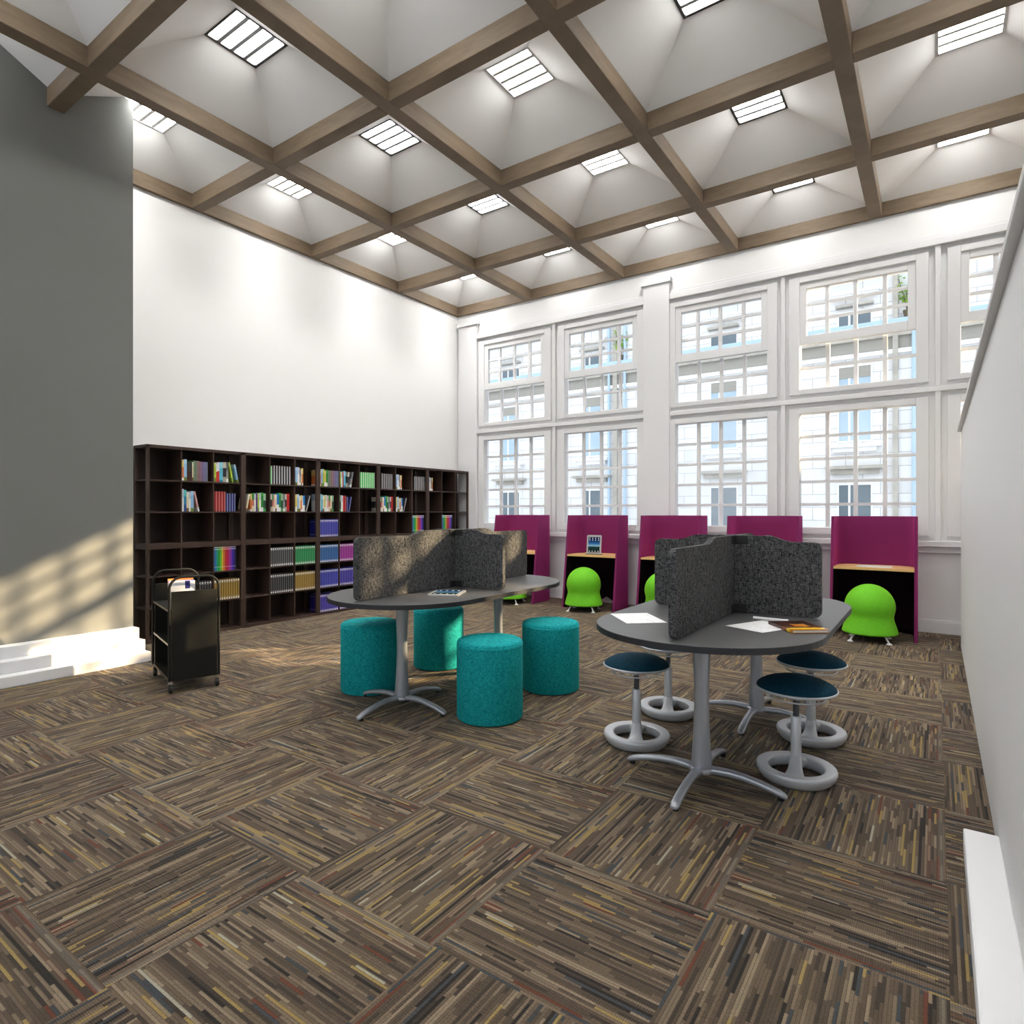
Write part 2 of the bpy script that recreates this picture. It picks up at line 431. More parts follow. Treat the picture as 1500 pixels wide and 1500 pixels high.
# ceiling: beams and coffers
XL = [-6.87, -5.295, -3.72, -2.145, -.571, 1.004]
YL = [8.247, 6.687, 5.125, 3.565, 2.005, .445, -1.115, -2.675]
BW, BZ = .065, 4.795
bn = 10
def beam(mb):
    tn[0] += 1
    return struct('trim_%d' % tn[0], mb, M['beam'], .006)
for x in XL[1:]: beam(MB().box(x-BW, x+BW, BY, WY-.045, CZ, BZ+.02))
for y in YL[1:-1]:
    b = MB()
    xs = [WX+.045] + [v for x in XL[1:] for v in (x-BW, x+BW)] + [RX]
    for k in range(0, len(xs), 2): b.box(xs[k], xs[k+1], y-BW+.004, y+BW-.004, CZ, BZ+.02)
    beam(b)
beam(MB().box(WX, WX+.045, BY, WY-.045, CZ, BZ+.02)); beam(MB().box(WX, RX, WY-.045, WY, CZ, BZ+.02))
cm = MB(); FW = .225
cells = []
for i in range(5):
    for j in range(7):
        x0, x1 = XL[i], XL[i+1]; yb, ya = YL[j], YL[j+1]
        cx, cy = (x0+x1)/2, (ya+yb)/2
        X0, X1 = max(x0, WX), x1; Y0, Y1 = max(ya, BY), min(yb, WY)
        z0, z1 = BZ-.01, 5.07
        vs = [(X0,Y0,z0),(X1,Y0,z0),(X1,Y1,z0),(X0,Y1,z0),(cx-FW,cy-FW,z1),(cx+FW,cy-FW,z1),(cx+FW,cy+FW,z1),(cx-FW,cy+FW,z1)]
        cm.add(vs, [(0,1,5,4),(1,2,6,5),(2,3,7,6),(3,0,4,7)])
        cells.append((i, j, cx, cy))
cm.box(XL[5], RX, BY, WY, BZ, BZ+.05)
struct('ceiling', cm, M['coffer'])
roof = MB().box(WX-.2, RX+.2, BY-.2, WY+.3, 5.3, 5.4)
struct('wall_top', roof, M['white_wall'])

def make_light(kind):
    t = thing('ceiling_light', 'x', 'light')
    fm = M['lamp_black'] if kind else M['lamp_white']
    h = MB().box(-FW-.012, FW+.012, -FW-.012, FW+.012, .13, .15)
    for sx in (-1, 1):
        h.box(min(sx*FW, sx*(FW+.012)), max(sx*FW, sx*(FW+.012)), -FW-.012, FW+.012, 0, .13)
        h.box(-FW, FW, min(sx*FW, sx*(FW+.012)), max(sx*FW, sx*(FW+.012)), 0, .13)
    h.build('housing', M['lamp_grey'] if kind else M['lamp_white'], t)
    f = MB(); w = .022
    for sx in (-1, 1):
        a, b = sorted((sx*FW, sx*(FW-w))); f.box(a, b, -FW, FW, .0, .018); f.box(-FW+w, FW-w, a, b, .0, .018)
    f.build('frame', fm, t, .003)
    MB().box(-FW+.004, FW-.004, -FW+.004, FW-.004, .020, .03).build('diffuser', M['lamp'], t)
    for k in range(3):
        x = -FW + 2*FW*(k+1)/4
        MB().box(-FW+w, FW-w, x-.016, x+.016, .006, .02).build('louvre', M['lamp_grey'] if kind else M['lamp_white'], t)
    return t
protoL = [make_light(0), make_light(1)]; usedL = [False, False]
colw = ['nearest the shelf wall', 'second from the shelf wall', 'in the middle run', 'fourth from the shelf wall', 'farthest from the shelf wall']
roww = ['first row from the windows', 'second row from the windows', 'third row from the windows', 'fourth row from the windows', 'fifth row from the windows', 'sixth row', 'seventh row']
for (i, j, cx, cy) in cells:
    if j > 4: continue
    k = i % 2
    o = protoL[k] if not usedL[k] else copy_tree(protoL[k])
    usedL[k] = True
    o.location = (cx, cy, 5.07)
    o['label'] = '%s louvred ceiling light, %s, coffer %s' % ('black-framed' if k else 'white-framed', roww[j], colw[i])
    o['group'] = 'louvred lights in the ceiling coffers'

for (i, j, cx, cy) in cells:
    if i == 0 and j <= 4:
        la = bpy.data.lights.new('louvre_lamp', 'AREA'); la.shape = 'SQUARE'; la.size = .4; la.energy = 8; la.spread = math.radians(86); la.color = (1, .985, .96)
        lo = bpy.data.objects.new('louvre_lamp', la); C.objects.link(lo); lo.location = (cx, cy, 5.066)
# grey pier with white stepped plinth, left
struct('wall_pier', MB().box(WX, -6.01, 0.6, 2.60, 0, 5.05), M['grey_wall'])
pl = MB().box(WX, -5.70, .3, 2.615, 0, .085).box(WX, -5.80, .4, 2.612, .085, .18).box(WX, -5.905, .5, 2.609, .18, .275)
struct('baseboard_pier', pl, M['plinth'], .006)
# low white partition and the plinth of the opposite pier, right
struct('wall_partition', MB().box(.195, .32, .9, 7.40, 0, 2.10).box(.165, .36, .9, 7.42, 2.10, 2.13), M['trim'], .003)
struct('baseboard_right', MB().box(.085, .196, .9, 2.97, 0, .085), M['plinth'], .006)

# ------------------------------------------------------------------ house across the street
FY = 22.0
bl = thing('apartment_building', 'pale stone apartment house with blue panes across the street, seen through the windows', 'building', (0, FY, -4))
G = 4.0  # street lies below this floor
def bpart(name, mb, mat): return mb.build(name, M[mat], bl)
bpart('wall', MB().box(-24, 10.45, 0, .6, 0, 11.4+G).box(10.45, 14.3, .2, .6, 0, 8.9+G).box(14.3, 20, 0, .6, 0, 11.4+G), 'stone')  # unseen right-hand blocks are shaped to let sun through one gap
for xc, hw in ((-2.12, .44), (-6.17, .44), (-11.32, .34), (-15.33, .44), (-19.4, .44), (1.95, .44)):
    for (za, zb, kind) in ((7.2, 7.62, 'd'), (3.56, 5.89, 'b'), (.1, 2.16, 'd2')):
        w = bpart('window', MB().ring((xc-hw-.05, xc+hw+.05, za-.05+G, zb+.05+G), (xc-hw, xc+hw, za+G, zb+G), -.05, .0).box(xc-.18, xc-.12, -.03, 0, za+G, zb+G), 'stone_white')
        if kind == 'b':
            MB().box(xc-hw, xc+hw, -.02, 0, za+G, zb-.35+G).build('pane', M['pane_blue'], w)
            MB().box(xc-hw, xc+hw, -.035, 0, zb-.35+G, zb+G).build('blind', M['blind'], w)
        else:
            MB().box(xc-hw, xc+hw, -.02, 0, za+G, zb+G).build('pane', M['pane_dark'], w)
    e = bpart('ledge', MB().box(xc-.70, xc+.70, -.35, 0, 8.12+G, 8.2+G).box(xc-.66, xc+.66, -.28, 0, 8.03+G, 8.12+G), 'stone_white')
    e = bpart('ledge', MB().box(xc-.52, xc+.52, -.25, 0, 7.76+G, 7.84+G), 'stone_dark')
    e = bpart('ledge', MB().box(xc-.75, xc+.75, -.35, 0, 8.62+G, 8.70+G), 'stone_white')
    e = bpart('ledge', MB().box(xc-.72, xc+.72, -.30, 0, 3.34+G, 3.44+G).box(xc-.60, xc+.60, -.2, 0, 3.2+G, 3.34+G), 'stone_white')
    e = bpart('ledge', MB().box(xc-.80, xc+.80, -.35, 0, 2.66+G, 2.76+G).box(xc-.66, xc+.66, -.2, 0, 2.5+G, 2.66+G), 'stone_dark')
bpart('gutter_band', MB().box(-24, 10.45, -.22, 0, 7.0+G, 7.17+G).box(-24, 10.45, -.28, -.22, 7.0+G, 7.06+G), 'blue_metal')
bpart('cornice', MB().box(-24, 10.45, -.20, 0, 6.86+G, 7.0+G).box(-24, 10.45, -.13, 0, 6.66+G, 6.80+G), 'stone_dark')
bpart('panel_band', MB().box(-24, 10.45, -.02, 0, 6.27+G, 6.66+G), 'blind')
bpart('string_course', MB().box(-24, 10.45, -.12, 0, 6.14+G, 6.27+G), 'stone_white')
bpart('pilaster', MB().box(-10.40, -10.22, -.15, 0, 0+G, 11+G), 'stone_dark'); bpart('pilaster', MB().box(-1.10, -.96, -.15, 0, 0+G, 11+G), 'stone_dark')
for x in (-10.57, -9.9, -.56):
    bpart('drainpipe', MB().cyl(.055, G, 11+G, 12, 0, Matrix.Translation((x, -.12, 0))), 'blue_metal')
def plant(x, z, name, label):
    t = thing(name, label, 'plant', (x, FY-.16, z), 0, None)
    MB().lathe([(.08, 0), (.12, .2), (.11, .2), (.08, .18)], 16).build('pot', M['stem'], t)
    st = MB(); lf = MB(); rn = random.Random(int(abs(x)*10))
    for k in range(7):
        a = rn.random()*6.28; h = .5+rn.random()*.5; tip = Vector((math.cos(a)*.22, math.sin(a)*.16, .2+h))
        st.tube([(0, 0, .15), tuple(tip*.5+Vector((0, 0, .1))), tuple(tip)], .008, 6)
        for q in range(9):
            p = tip*(.35+.65*rn.random())+Vector((rn.uniform(-.1, .1), rn.uniform(-.08, .08), .12))
            R = Matrix.Translation(p) @ Matrix.Rotation(rn.random()*6.28, 4, 'Z') @ Matrix.Rotation(rn.uniform(-.7, .9), 4, 'X')
            lf.add([(0, 0, 0), (.05, .05, .012), (0, .14, 0), (-.05, .05, .012), (0, .05, -.006)], [(0, 1, 4), (1, 2, 4), (2, 3, 4), (3, 0, 4)], 0, True, R)
    st.build('stems', M['stem'], t); lf.build('foliage', M['leaf'], t)
plant(-.72, 7.17, 'potted_plant', 'bright green leafy plant on the stone ledge across the street, right of the centre pilaster')
plant(-10.05, 7.17, 'potted_plant', 'bright green plant beside the drainpipes on the house across the street')
M['asphalt'] = plain('pale_asphalt', (.30, .30, .30), .9, 0, .2, .2, 2.0)
struct('street', MB().box(-40, 40, WY+1.5, 40, -4.1, -4), M['asphalt'])

# ------------------------------------------------------------------ bookcases
BX = -6.46
UB = [2.921, 3.957, 4.98, 6.004, 7.02, 8.02]
SH = [.03, .345, .667, .995, 1.321, 1.646, 1.965]     # shelf top surfaces (last: underside of the top)
bname = ['leftmost bookcase', 'second bookcase', 'middle bookcase', 'fourth bookcase', 'rightmost bookcase']
blab = ['dark brown cube bookcase at the left end, beside the grey pier', 'dark brown cube bookcase behind the black cart, second from the pier',
        'dark brown cube bookcase with rows of blue and indigo volumes, third from the pier', 'dark brown cube bookcase behind the left table, next to the last bookcase',
        'dark brown cube bookcase in the corner by the windows']
DEP = BX-WX-.01
def make_bookcase(L):
    t = thing('bookcase', 'x', 'bookcase')   # origin: front left foot; +y along the wall, -x to the wall
    p = .0275
    for (px_, py_) in ((0, 0), (0, L-p), (-DEP, 0), (-DEP, L-p)):
        x0 = px_-.03 if px_ == 0 else px_
        MB().box(x0, x0+.03, py_, py_+p, 0, 1.99).build('post', M['espresso_edge'], t)
    MB().box(-DEP, 0, 0, L, 1.965, 1.995).build('top', M['espresso_edge'], t)
    MB().box(-DEP+.012, -.004, p, L-p, .0, .03).build('base', M['espresso_edge'], t)
    MB().box(-DEP, -DEP+.01, p, L-p, .03, 1.965).build('back_panel', M['espresso'], t)
    for k, z in enumerate(SH[1:-1]):
        th = .056 if k == 2 else .014
        s = MB().box(-DEP+.012, -.006, p, L-p, z-th, z)
        for yy in (0, L-p): s.box(-DEP+.03, -.03, yy+.004, yy+p-.004, z-th, z)
        s.build('shelf', M['espresso_edge'], t)
    for k in (1, 2):
        yy = L*k/3; d = MB()
        for a in range(6):
            th = .056 if a == 2 else (.0 if a == 5 else .014)
            d.box(-DEP+.012, -.008, yy-.006, yy+.006, SH[a], SH[a+1]-th)
        d.build('divider', M['espresso_edge'], t)
    return t
for u in range(5):
    t = make_bookcase(UB[u+1]-UB[u]-.002); t.location = (BX, UB[u], 0)
    t['label'] = blab[u]; t['group'] = 'dark cube bookcases along the wall'

# ---- books
COL = dict(gold=lin(150, 118, 30), green=lin(10, 140, 75), black=(.02, .021, .024), grey=(.055, .058, .062), blue=lin(30, 95, 160), magenta=lin(160, 32, 150),
           indigo=lin(62, 48, 165), royal=lin(50, 56, 170), purple=lin(82, 45, 165))
BMAT = {k: binder_mat('binder_'+k, v) for k, v in COL.items()}
W, K = (.82, .82, .80), (.02, .02, .022)
GM = {
 'white': cover_mat('cover_white', W, lin(190, 205, 215), W, (.2, .62)),
 'cream': cover_mat('cover_cream', lin(225, 215, 180), lin(235, 230, 210), lin(120, 90, 60), (.15, .75)),
 'light blue': cover_mat('cover_light_blue', lin(140, 185, 225), lin(170, 205, 235), lin(110, 130, 50), (.14, .8)),
 'cyan': cover_mat('cover_cyan', lin(95, 190, 215), lin(150, 215, 230), lin(30, 120, 160), (.1, .7)),
 'orange': cover_mat('cover_orange', lin(215, 120, 60), lin(230, 200, 120), W, (.12, .66)),
 'brown': cover_mat('cover_brown', lin(60, 30, 18), lin(52, 50, 46), lin(70, 35, 20), (.1, .5)),
 'lime': cover_mat('cover_lime', lin(175, 200, 60), lin(200, 215, 110), lin(120, 150, 50), (.2, .8)),
 'red': cover_mat('cover_red', lin(190, 30, 30), lin(205, 45, 40), lin(150, 20, 25), (.1, .85)),
 'dark red': cover_mat('cover_dark_red', lin(140, 18, 24), lin(140, 18, 24), lin(120, 14, 20), (.05, .95), lin(200, 120, 110)),
 'navy': cover_mat('cover_navy', lin(28, 30, 88), lin(28, 30, 88), lin(20, 22, 70), (.05, .95), lin(130, 140, 190)),
 'patterned': cover_mat('cover_patterned', K, lin(200, 195, 180), lin(170, 165, 150), (.25, .7)),
 'grey': cover_mat('cover_grey', lin(150, 150, 150), lin(110, 112, 115), W, (.15, .55)),
 'white and red': cover_mat('cover_white_red', W, lin(225, 225, 235), lin(200, 50, 40), (.55, .6)),
 'teal': cover_mat('cover_teal', lin(40, 130, 170), lin(90, 190, 190), lin(30, 80, 150), (.3, .7)),
 'pink': cover_mat('cover_pink', lin(225, 170, 160), lin(230, 190, 180), W, (.2, .85)),
 'green': cover_mat('cover_green', lin(30, 130, 50), lin(60, 160, 70), W, (.2, .8)),
 'dark green': cover_mat('cover_dark_green', lin(40, 75, 55), lin(150, 180, 150), lin(60, 160, 80), (.15, .6)),
 'yellow': cover_mat('cover_yellow', lin(215, 195, 90), lin(225, 210, 130), W, (.25, .75)),
 'blue': cover_mat('cover_blue', lin(25, 120, 200), lin(30, 130, 210), W, (.4, .9)),
 'black and white': cover_mat('cover_black_white', K, K, K, (.05, .95), (.62, .62, .62)),
 'green and white': cover_mat('cover_green_white', lin(85, 190, 100), lin(85, 190, 100), lin(70, 170, 90), (.05, .95), lin(215, 240, 215)),
 'black': cover_mat('cover_black', lin(45, 45, 48), lin(60, 60, 64), K, (.05, .6), (.6, .6, .6)),
 'purple': cover_mat('cover_purple', lin(100, 60, 135), lin(115, 75, 150), lin(80, 60, 120), (.3, .75)),
 'multicoloured': cover_mat('cover_multi', lin(190, 110, 90), lin(60, 140, 70), lin(215, 200, 170), (.3, .65)),
}
RB = [('blue', lin(45, 105, 175)), ('teal', lin(30, 150, 140)), ('green', lin(40, 150, 60)), ('lime green', lin(85, 175, 60)), ('yellow', lin(200, 175, 50)), ('orange', lin(195, 115, 45)),
      ('red', lin(195, 40, 50)), ('crimson', lin(180, 30, 70)), ('magenta', lin(165, 50, 150)), ('violet', lin(120, 55, 175)), ('dark blue', lin(50, 45, 165)), ('navy blue', lin(35, 35, 90))]
RMAT = {}
for n_, c_ in RB:
    t = NT('rainbow_'+n_.replace(' ', '_')); g = t.sep(t.coord('Generated')); col = c4(c_)
    dk = t.m('GREATER_THAN', t.m('ABSOLUTE', t.m('SUBTRACT', g[1], .5)), .38); col = t.mix(t.m('MULTIPLY', dk, .45), col, c4([v*.3 for v in c_]))
    for zc, hh in ((.965, .022), (.885, .014), (.16, .007)):
        f = t.m('LESS_THAN', t.m('ABSOLUTE', t.m('SUBTRACT', g[2], zc)), hh); col = t.mix(t.m('MULTIPLY', f, .65), col, (.85, .85, .85, 1))
    RMAT[n_] = t.base(col, .4, 0, .4)
PB = [('green', lin(55, 130, 60)), ('dark green', lin(50, 105, 55)), ('olive', lin(95, 95, 55)), ('brown', lin(120, 75, 55)), ('maroon', lin(125, 60, 75)), ('plum', lin(115, 65, 110)),
      ('purple', lin(95, 65, 130)), ('violet', lin(85, 75, 150)), ('slate blue', lin(75, 85, 150)), ('steel blue', lin(85, 100, 140))]
PMAT = {n_: cover_mat('slim_'+n_.replace(' ', '_'), c_, [v*1.2 for v in c_], [v*.8 for v in c_], (.35, .72), lin(165, 160, 165)) for n_, c_ in PB}

meshes = {}
def book_mesh(key, th, h, d, mat):
    if key in meshes: return meshes[key]
    b = MB(); tc = min(.0022, th*.14)
    # cover: spine at +x (towards the room), two boards; page block inside
    b.box(-d, 0, 0, tc, 0, h).box(-d, 0, th-tc, th, 0, h).box(-.002, 0, tc, th-tc, 0, h)
    b.box(-d+.004, -.002, tc, th-tc, .003, h-.003, 1)
    me = bpy.data.meshes.new('book'); me.from_pydata(b.v, [], b.f); me.polygons.foreach_set('material_index', b.mi)
    me.materials.append(mat); me.materials.append(M['pages']); me.update()
    meshes[key] = me
    return me
ordw = ['first', 'second', 'third', 'fourth', 'fifth', 'sixth', 'seventh', 'eighth', 'ninth', 'tenth', 'eleventh', 'twelfth', 'thirteenth', 'fourteenth', 'fifteenth']
baw = ['left bay', 'centre bay', 'right bay']
roww2 = ['top shelf', 'second shelf', 'third shelf', 'fourth shelf', 'fifth shelf', 'bottom shelf']
def put_book(u, r, c, idx, name, adj, y, th, h, d, mat, key, lean=0, back=.018):
    o = bpy.data.objects.new(name, book_mesh(key, th, h, d, mat)); C.objects.link(o)
    z = SH[5-r]
    o.location = (BX-back, y, z + .001)
    if lean:
        o.rotation_euler = (lean, 0, 0)        # lean > 0: the top leans to -y
        if lean < 0: o.location.z = z + .001 + th*math.sin(-lean)*1.0
        if lean < 0: pass
    o['label'] = '%s %s, %s from the left, %s, %s, %s' % (adj, name.replace('_', ' '), ordw[idx], roww2[r], baw[c], bname[u])
    o['category'] = 'book'; o['group'] = 'books on the %s, %s of the %s' % (roww2[r], baw[c], bname[u])
    return o
def bay(u, c):
    L = UB[u+1]-UB[u]
    return UB[u]+L*c/3+(.03 if c == 0 else .008), UB[u]+L*(c+1)/3-(.03 if c == 2 else .008)
def binders(u, r, c, color, n=11, adj=None, start=0.0, h=.225):
    y0, y1 = bay(u, c); th = (y1-y0-.004)/11.2
    y = y0+.002+start
    for k in range(n):
        put_book(u, r, c, k, 'binder', '%s dot-spined' % (adj or color), y+k*th, th*.97, h, .2, BMAT[color], ('b', color, round(th, 3), h))
def rainbow(u, r, c):
    y0, y1 = bay(u, c); th = .0208
    for k, (n_, c_) in enumerate(RB):
        put_book(u, r, c, k, 'tall_volume', n_, y0+.004+k*th, th*.96, .268, .21, RMAT[n_], ('r', n_))
def mixed(u, r, c, spec, start=0.0):
    """spec: list of (adj, thickness, height, lean, gap)"""
    y0, y1 = bay(u, c); y = y0+.003+start
    for k, s_ in enumerate(spec):
        adj, th, h = s_[0], s_[1], s_[2]; lean = s_[3] if len(s_) > 3 else 0
        mt = PMAT[adj[5:]] if adj.startswith('slim ') else GM[adj]
        if lean > 0: y += math.sin(lean)*h
        put_book(u, r, c, k, 'book', adj + (' leaning' if lean else ''), y, th, h, .17, mt, ('m', adj, th, h), lean)
        y += th/math.cos(lean) + .0012
        if lean < 0: y += math.sin(-lean)*h

A1 = [('orange', .018, .215), ('light blue', .03, .222), ('brown', .026, .195), ('brown', .028, .198), ('cream', .012, .2)] + [('slim '+n_, .0142, .214 if k < 4 else .208) for k, (n_, c_) in enumerate(PB)]
A2 = [('lime', .022, .205), ('white and red', .014, .2), ('white and red', .02, .215), ('cyan', .014, .216), ('cyan', .024, .218), ('patterned', .022, .22), ('patterned', .014, .222), ('grey', .024, .22), ('lime', .016, .226, .2), ('light blue', .02, .205, .2)]
mixed(0, 0, 1, A1); mixed(0, 0, 2, A2)
mixed(0, 1, 1, [('white', .018, .235), ('teal', .026, .225), ('cream', .024, .205), ('white', .018, .205), ('light blue', .03, .215), ('pink', .016, .215, .22)])
mixed(0, 1, 2, [('dark red', .031, .22)]*4 + [('navy', .028, .2)]*4)
rainbow(0, 3, 2); binders(0, 4, 2, 'gold'); binders(0, 4, 1, 'black')
# second bookcase
mixed(1, 0, 1, [('green and white', .02, .215)] + [('black and white', .0345, .222)]*7)
mixed(1, 0, 2, [('light blue', .03, .22), ('white', .03, .22), ('grey', .018, .2), ('cream', .012, .2), ('orange', .02, .212)])
mixed(1, 1, 0, [('cream', .02, .2, -.2), ('orange', .018, .205), ('multicoloured', .028, .21), ('white', .02, .205), ('purple', .022, .21), ('lime', .018, .21), ('white', .022, .215), ('green', .03, .222), ('dark green', .03, .21)])
MIX9 = [('patterned', .022, .205), ('multicoloured', .02, .2), ('pink', .018, .2), ('cream', .02, .205), ('blue', .028, .212), ('green', .026, .225), ('dark green', .03, .215), ('grey', .024, .21), ('patterned', .022, .21), ('red', .036, .215)]
mixed(1, 1, 1, MIX9)
MIXR = [('yellow', .026, .21), ('light blue', .026, .212), ('cream', .022, .19), ('orange', .02, .2), ('white', .014, .195), ('blue', .024, .198), ('black', .026, .205, -.28)]
mixed(1, 1, 2, MIXR)
binders(1, 3, 1, 'grey', adj='charcoal'); binders(1, 3, 2, 'green'); binders(1, 4, 1, 'black'); binders(1, 4, 2, 'gold')
# middle bookcase
mixed(2, 0, 0, [('orange', .018, .205), ('light blue', .028, .215), ('lime', .022, .222), ('yellow', .026, .205), ('green', .024, .212)] + [('slim '+n_, .0165, .208) for n_, c_ in PB])
mixed(2, 0, 1, [('lime', .022, .2), ('white', .02, .2), ('red', .018, .2), ('cyan', .034, .212), ('patterned', .026, .205, -.22), ('grey', .022, .21, -.2)])
mixed(2, 0, 2, [('green and white', .037, .215)]*7)
mixed(2, 1, 0, [('white', .018, .225), ('cyan', .028, .22), ('cream', .022, .205), ('yellow', .02, .21), ('white', .022, .212), ('pink', .022, .205), ('multicoloured', .028, .21), ('cream', .022, .205), ('dark green', .026, .208)])
mixed(2, 1, 1, [('dark green', .022, .215), ('white', .028, .212), ('red', .026, .21), ('dark red', .026, .21), ('navy', .028, .195), ('navy', .026, .2, -.2)])
binders(2, 2, 0, 'royal', adj='royal blue'); binders(2, 3, 0, 'blue', adj='medium blue'); binders(2, 3, 1, 'magenta')
binders(2, 4, 0, 'royal', adj='royal blue'); binders(2, 4, 1, 'indigo'); binders(2, 5, 0, 'indigo'); binders(2, 5, 1, 'purple')
# fourth bookcase
mixed(3, 0, 0, [('black and white', .036, .215)]*6, .02)
mixed(3, 0, 1, [('light blue', .028, .215), ('white', .032, .215), ('grey', .02, .2), ('cream', .012, .2), ('orange', .022, .21)])
mixed(3, 0, 2, [('black and white', .034, .205)]*6, .03)
mixed(3, 1, 0, MIX9); mixed(3, 1, 1, MIXR); rainbow(3, 2, 2)
mixed(4, 0, 0, [('white', .026, .215), ('white', .022, .2), ('grey', .02, .2), ('orange', .022, .205)])
rainbow(4, 2, 1)

# ------------------------------------------------------------------ book cart
ca = math.atan2(2.393-2.21, -5.20+4.559)
cart = thing('book_cart', 'black steel book cart on casters parked by the grey pier', 'cart', (-4.509, 2.372, 0), ca)
CL, CW = .655, .166                                            # length (local +x, away from us), half width
def plate(x, name):
    return MB().box(x-.006, x+.006, -CW+.012, CW-.012, .088, .738)
for x in (0, CL):
    MB().box(x-.006, x+.006, -CW+.012, CW-.012, .088, .738).build('end_panel', M['black_metal'], cart, .002)
    pth = [(x, -CW, .09), (x, -CW, .5)]
    for k in range(9):
        a = PI - k*(PI/2)/8; pth.append((x, -CW+.085+.085*math.cos(a), .757+.085*math.sin(a)))
    for k in range(9):
        a = PI/2 - k*(PI/2)/8; pth.append((x, CW-.085+.085*math.cos(a), .757+.085*math.sin(a)))
    pth += [(x, CW, .5), (x, CW, .09)]
    MB().tube(pth, .0092, 12).build('handle', M['black_metal'], cart)
for z in (.10, .352, .60):
    s = MB().box(.007, CL-.007, -CW+.004, CW-.004, z-.012, z)
    so = s.build('shelf', M['black_metal'], cart)
    for sy in (-1, 1):
        MB().box(.007, CL-.007, sy*(CW-.002)-.002, sy*(CW-.002)+.002, z-.012, z+.002).build('edge_strip', M['bronze_edge'], so)
MB().box(.007, CL-.007, -.004, .004, .10, .60).build('centre_panel', M['black_metal'], cart)
for x in (.02, CL-.02):
    for y in (-CW+.01, CW-.01):
        c_ = MB().box(x-.018, x+.018, y-.014, y+.014, .066, .088)
        for sy in (-1, 1): c_.box(x-.012, x+.012, y+sy*.0135-.0015, y+sy*.0135+.0015, .03, .07)
        c_ = c_.build('caster', M['chrome'], cart)
        MB().cyl(.031, -.0115, .0115, 20, 0, Matrix.Translation((x, y, .0312)) @ Matrix.Rotation(PI/2, 4, 'X')).build('wheel', M['rubber'], c_)
# magazines standing on the cart's top shelf (local cart axes: x away from us)
Mc = Matrix.Translation(cart.location) @ Matrix.Rotation(ca, 4, 'Z')
mag_specs = [('magazine', 'white magazine with a dark blue block on its cover, in the cart tray', (.84, .85, .88), lin(40, 42, 110), .045, .205, .008),
             ('magazine', 'periwinkle blue magazine behind the white one in the cart tray', lin(130, 135, 205), lin(200, 190, 225), .075, .21, .014),
             ('magazine', 'orange and white magazine rearmost in the cart tray', lin(235, 225, 225), lin(225, 140, 70), .10, .222, .010)]
for k, (n_, lb, ca_, cb_, x, h, th) in enumerate(mag_specs):
    t = NT('magazine_cover_%d' % k); g = t.sep(t.coord('Generated'))
    f = t.m('MULTIPLY', t.m('LESS_THAN', t.m('ABSOLUTE', t.m('SUBTRACT', g[1], .30 if k == 0 else .5)), .1 if k == 0 else .5), t.m('GREATER_THAN', g[2], .72 if k != 1 else .5))
    if k == 1: f = t.m('GREATER_THAN', t.m('ADD', g[1], g[2]), 1.1)
    m_ = t.base(t.mix(f, c4(ca_), c4(cb_)), .35, 0, .4)
    b = MB().box(0, th*.2, -.085, .085, 0, h).box(th*.8, th, -.085, .085, 0, h).box(th*.2, th*.8, .083, .085, 0, h).box(th*.2, th*.8, -.083, .083, .002, h-.002, 1)
    o = b.build(n_, [m_, M['pages']])
    o.matrix_world = Mc @ Matrix.Translation((x, .068, .602)) @ Matrix.Rotation(.10, 4, 'Y')
    tag(o, lb, 'magazine', 'magazines in the cart tray')

# ------------------------------------------------------------------ tables
TZ = .757
def racetrack(R, hl, n=28):
    s = hl-R; pts = []
    for k in range(n+1):
        a = -PI + PI*k/n; pts.append((R*math.cos(a), -s+R*math.sin(a)))
    for k in range(n+1):
        a = PI*k/n; pts.append((R*math.cos(a), s+R*math.sin(a)))
    return pts
def make_table(R, hl):
    t = thing('table', 'x', 'table')
    MB().prism(racetrack(R-.0015, hl-.0015), TZ-.028, TZ).build('tabletop', M['tabletop'], t)
    e = MB(); P = racetrack(R, hl); Q = racetrack(R-.003, hl-.003); n = len(P)
    vs = [(p[0], p[1], TZ-.0015) for p in P]+[(p[0], p[1], TZ-.029) for p in P]+[(p[0], p[1], TZ-.029) for p in Q]+[(p[0], p[1], TZ+.0002) for p in Q]
    fs = []
    for k in range(n):
        k2 = (k+1) % n
        for a in range(4): fs.append((a*n+k, a*n+k2, ((a+1) % 4)*n+k2, ((a+1) % 4)*n+k))
    e.add(vs, [f[::-1] for f in fs], 0, False)
    e.build('edge_band', M['table_edge'], t)
    for sy in (-.555, .555):
        T = Matrix.Translation((0, sy, 0))
        MB().lathe([(.040, .055), (.050, .075), (.0495, .085), (.0455, .14), (.0385, .26), (.035, .38), (.0355, .46), (.041, .60), (.047, .70), (.052, TZ-.028)], 32, 0, T).build('column', M['silver'], t)
        MB().lathe([(.06, .052), (.062, .066), (.053, .076), (.0, .077)], 32, 0, T).build('hub', M['silver'], t)
        for q in range(4):
            Mq = T @ Matrix.Rotation(q*PI/2, 4, 'Z'); secs = []
            for (r, zc, w, h) in ((.03, .060, .052, .03), (.08, .066, .046, .034), (.14, .068, .041, .033), (.20, .064, .040, .031), (.27, .053, .0405, .030), (.33, .039, .042, .028), (.365, .028, .042, .026), (.383, .0215, .036, .021), (.390, .019, .020, .012)):
                sec = []
                for k in range(14):
                    a = 2*PI*k/14; cc, ss = math.cos(a), math.sin(a)
                    sec.append((r, w/2*math.copysign(abs(cc)**.7, cc), zc+h/2*math.copysign(abs(ss)**.7, ss)))
                secs.append(sec)
            lg = MB().loft(secs, 0, Mq).build('leg', M['silver'], t)
            MB().cyl(.014, 0, .02, 14, 0, Mq @ Matrix.Translation((.362, 0, 0))).build('glide', M['rubber'], lg)
    return t
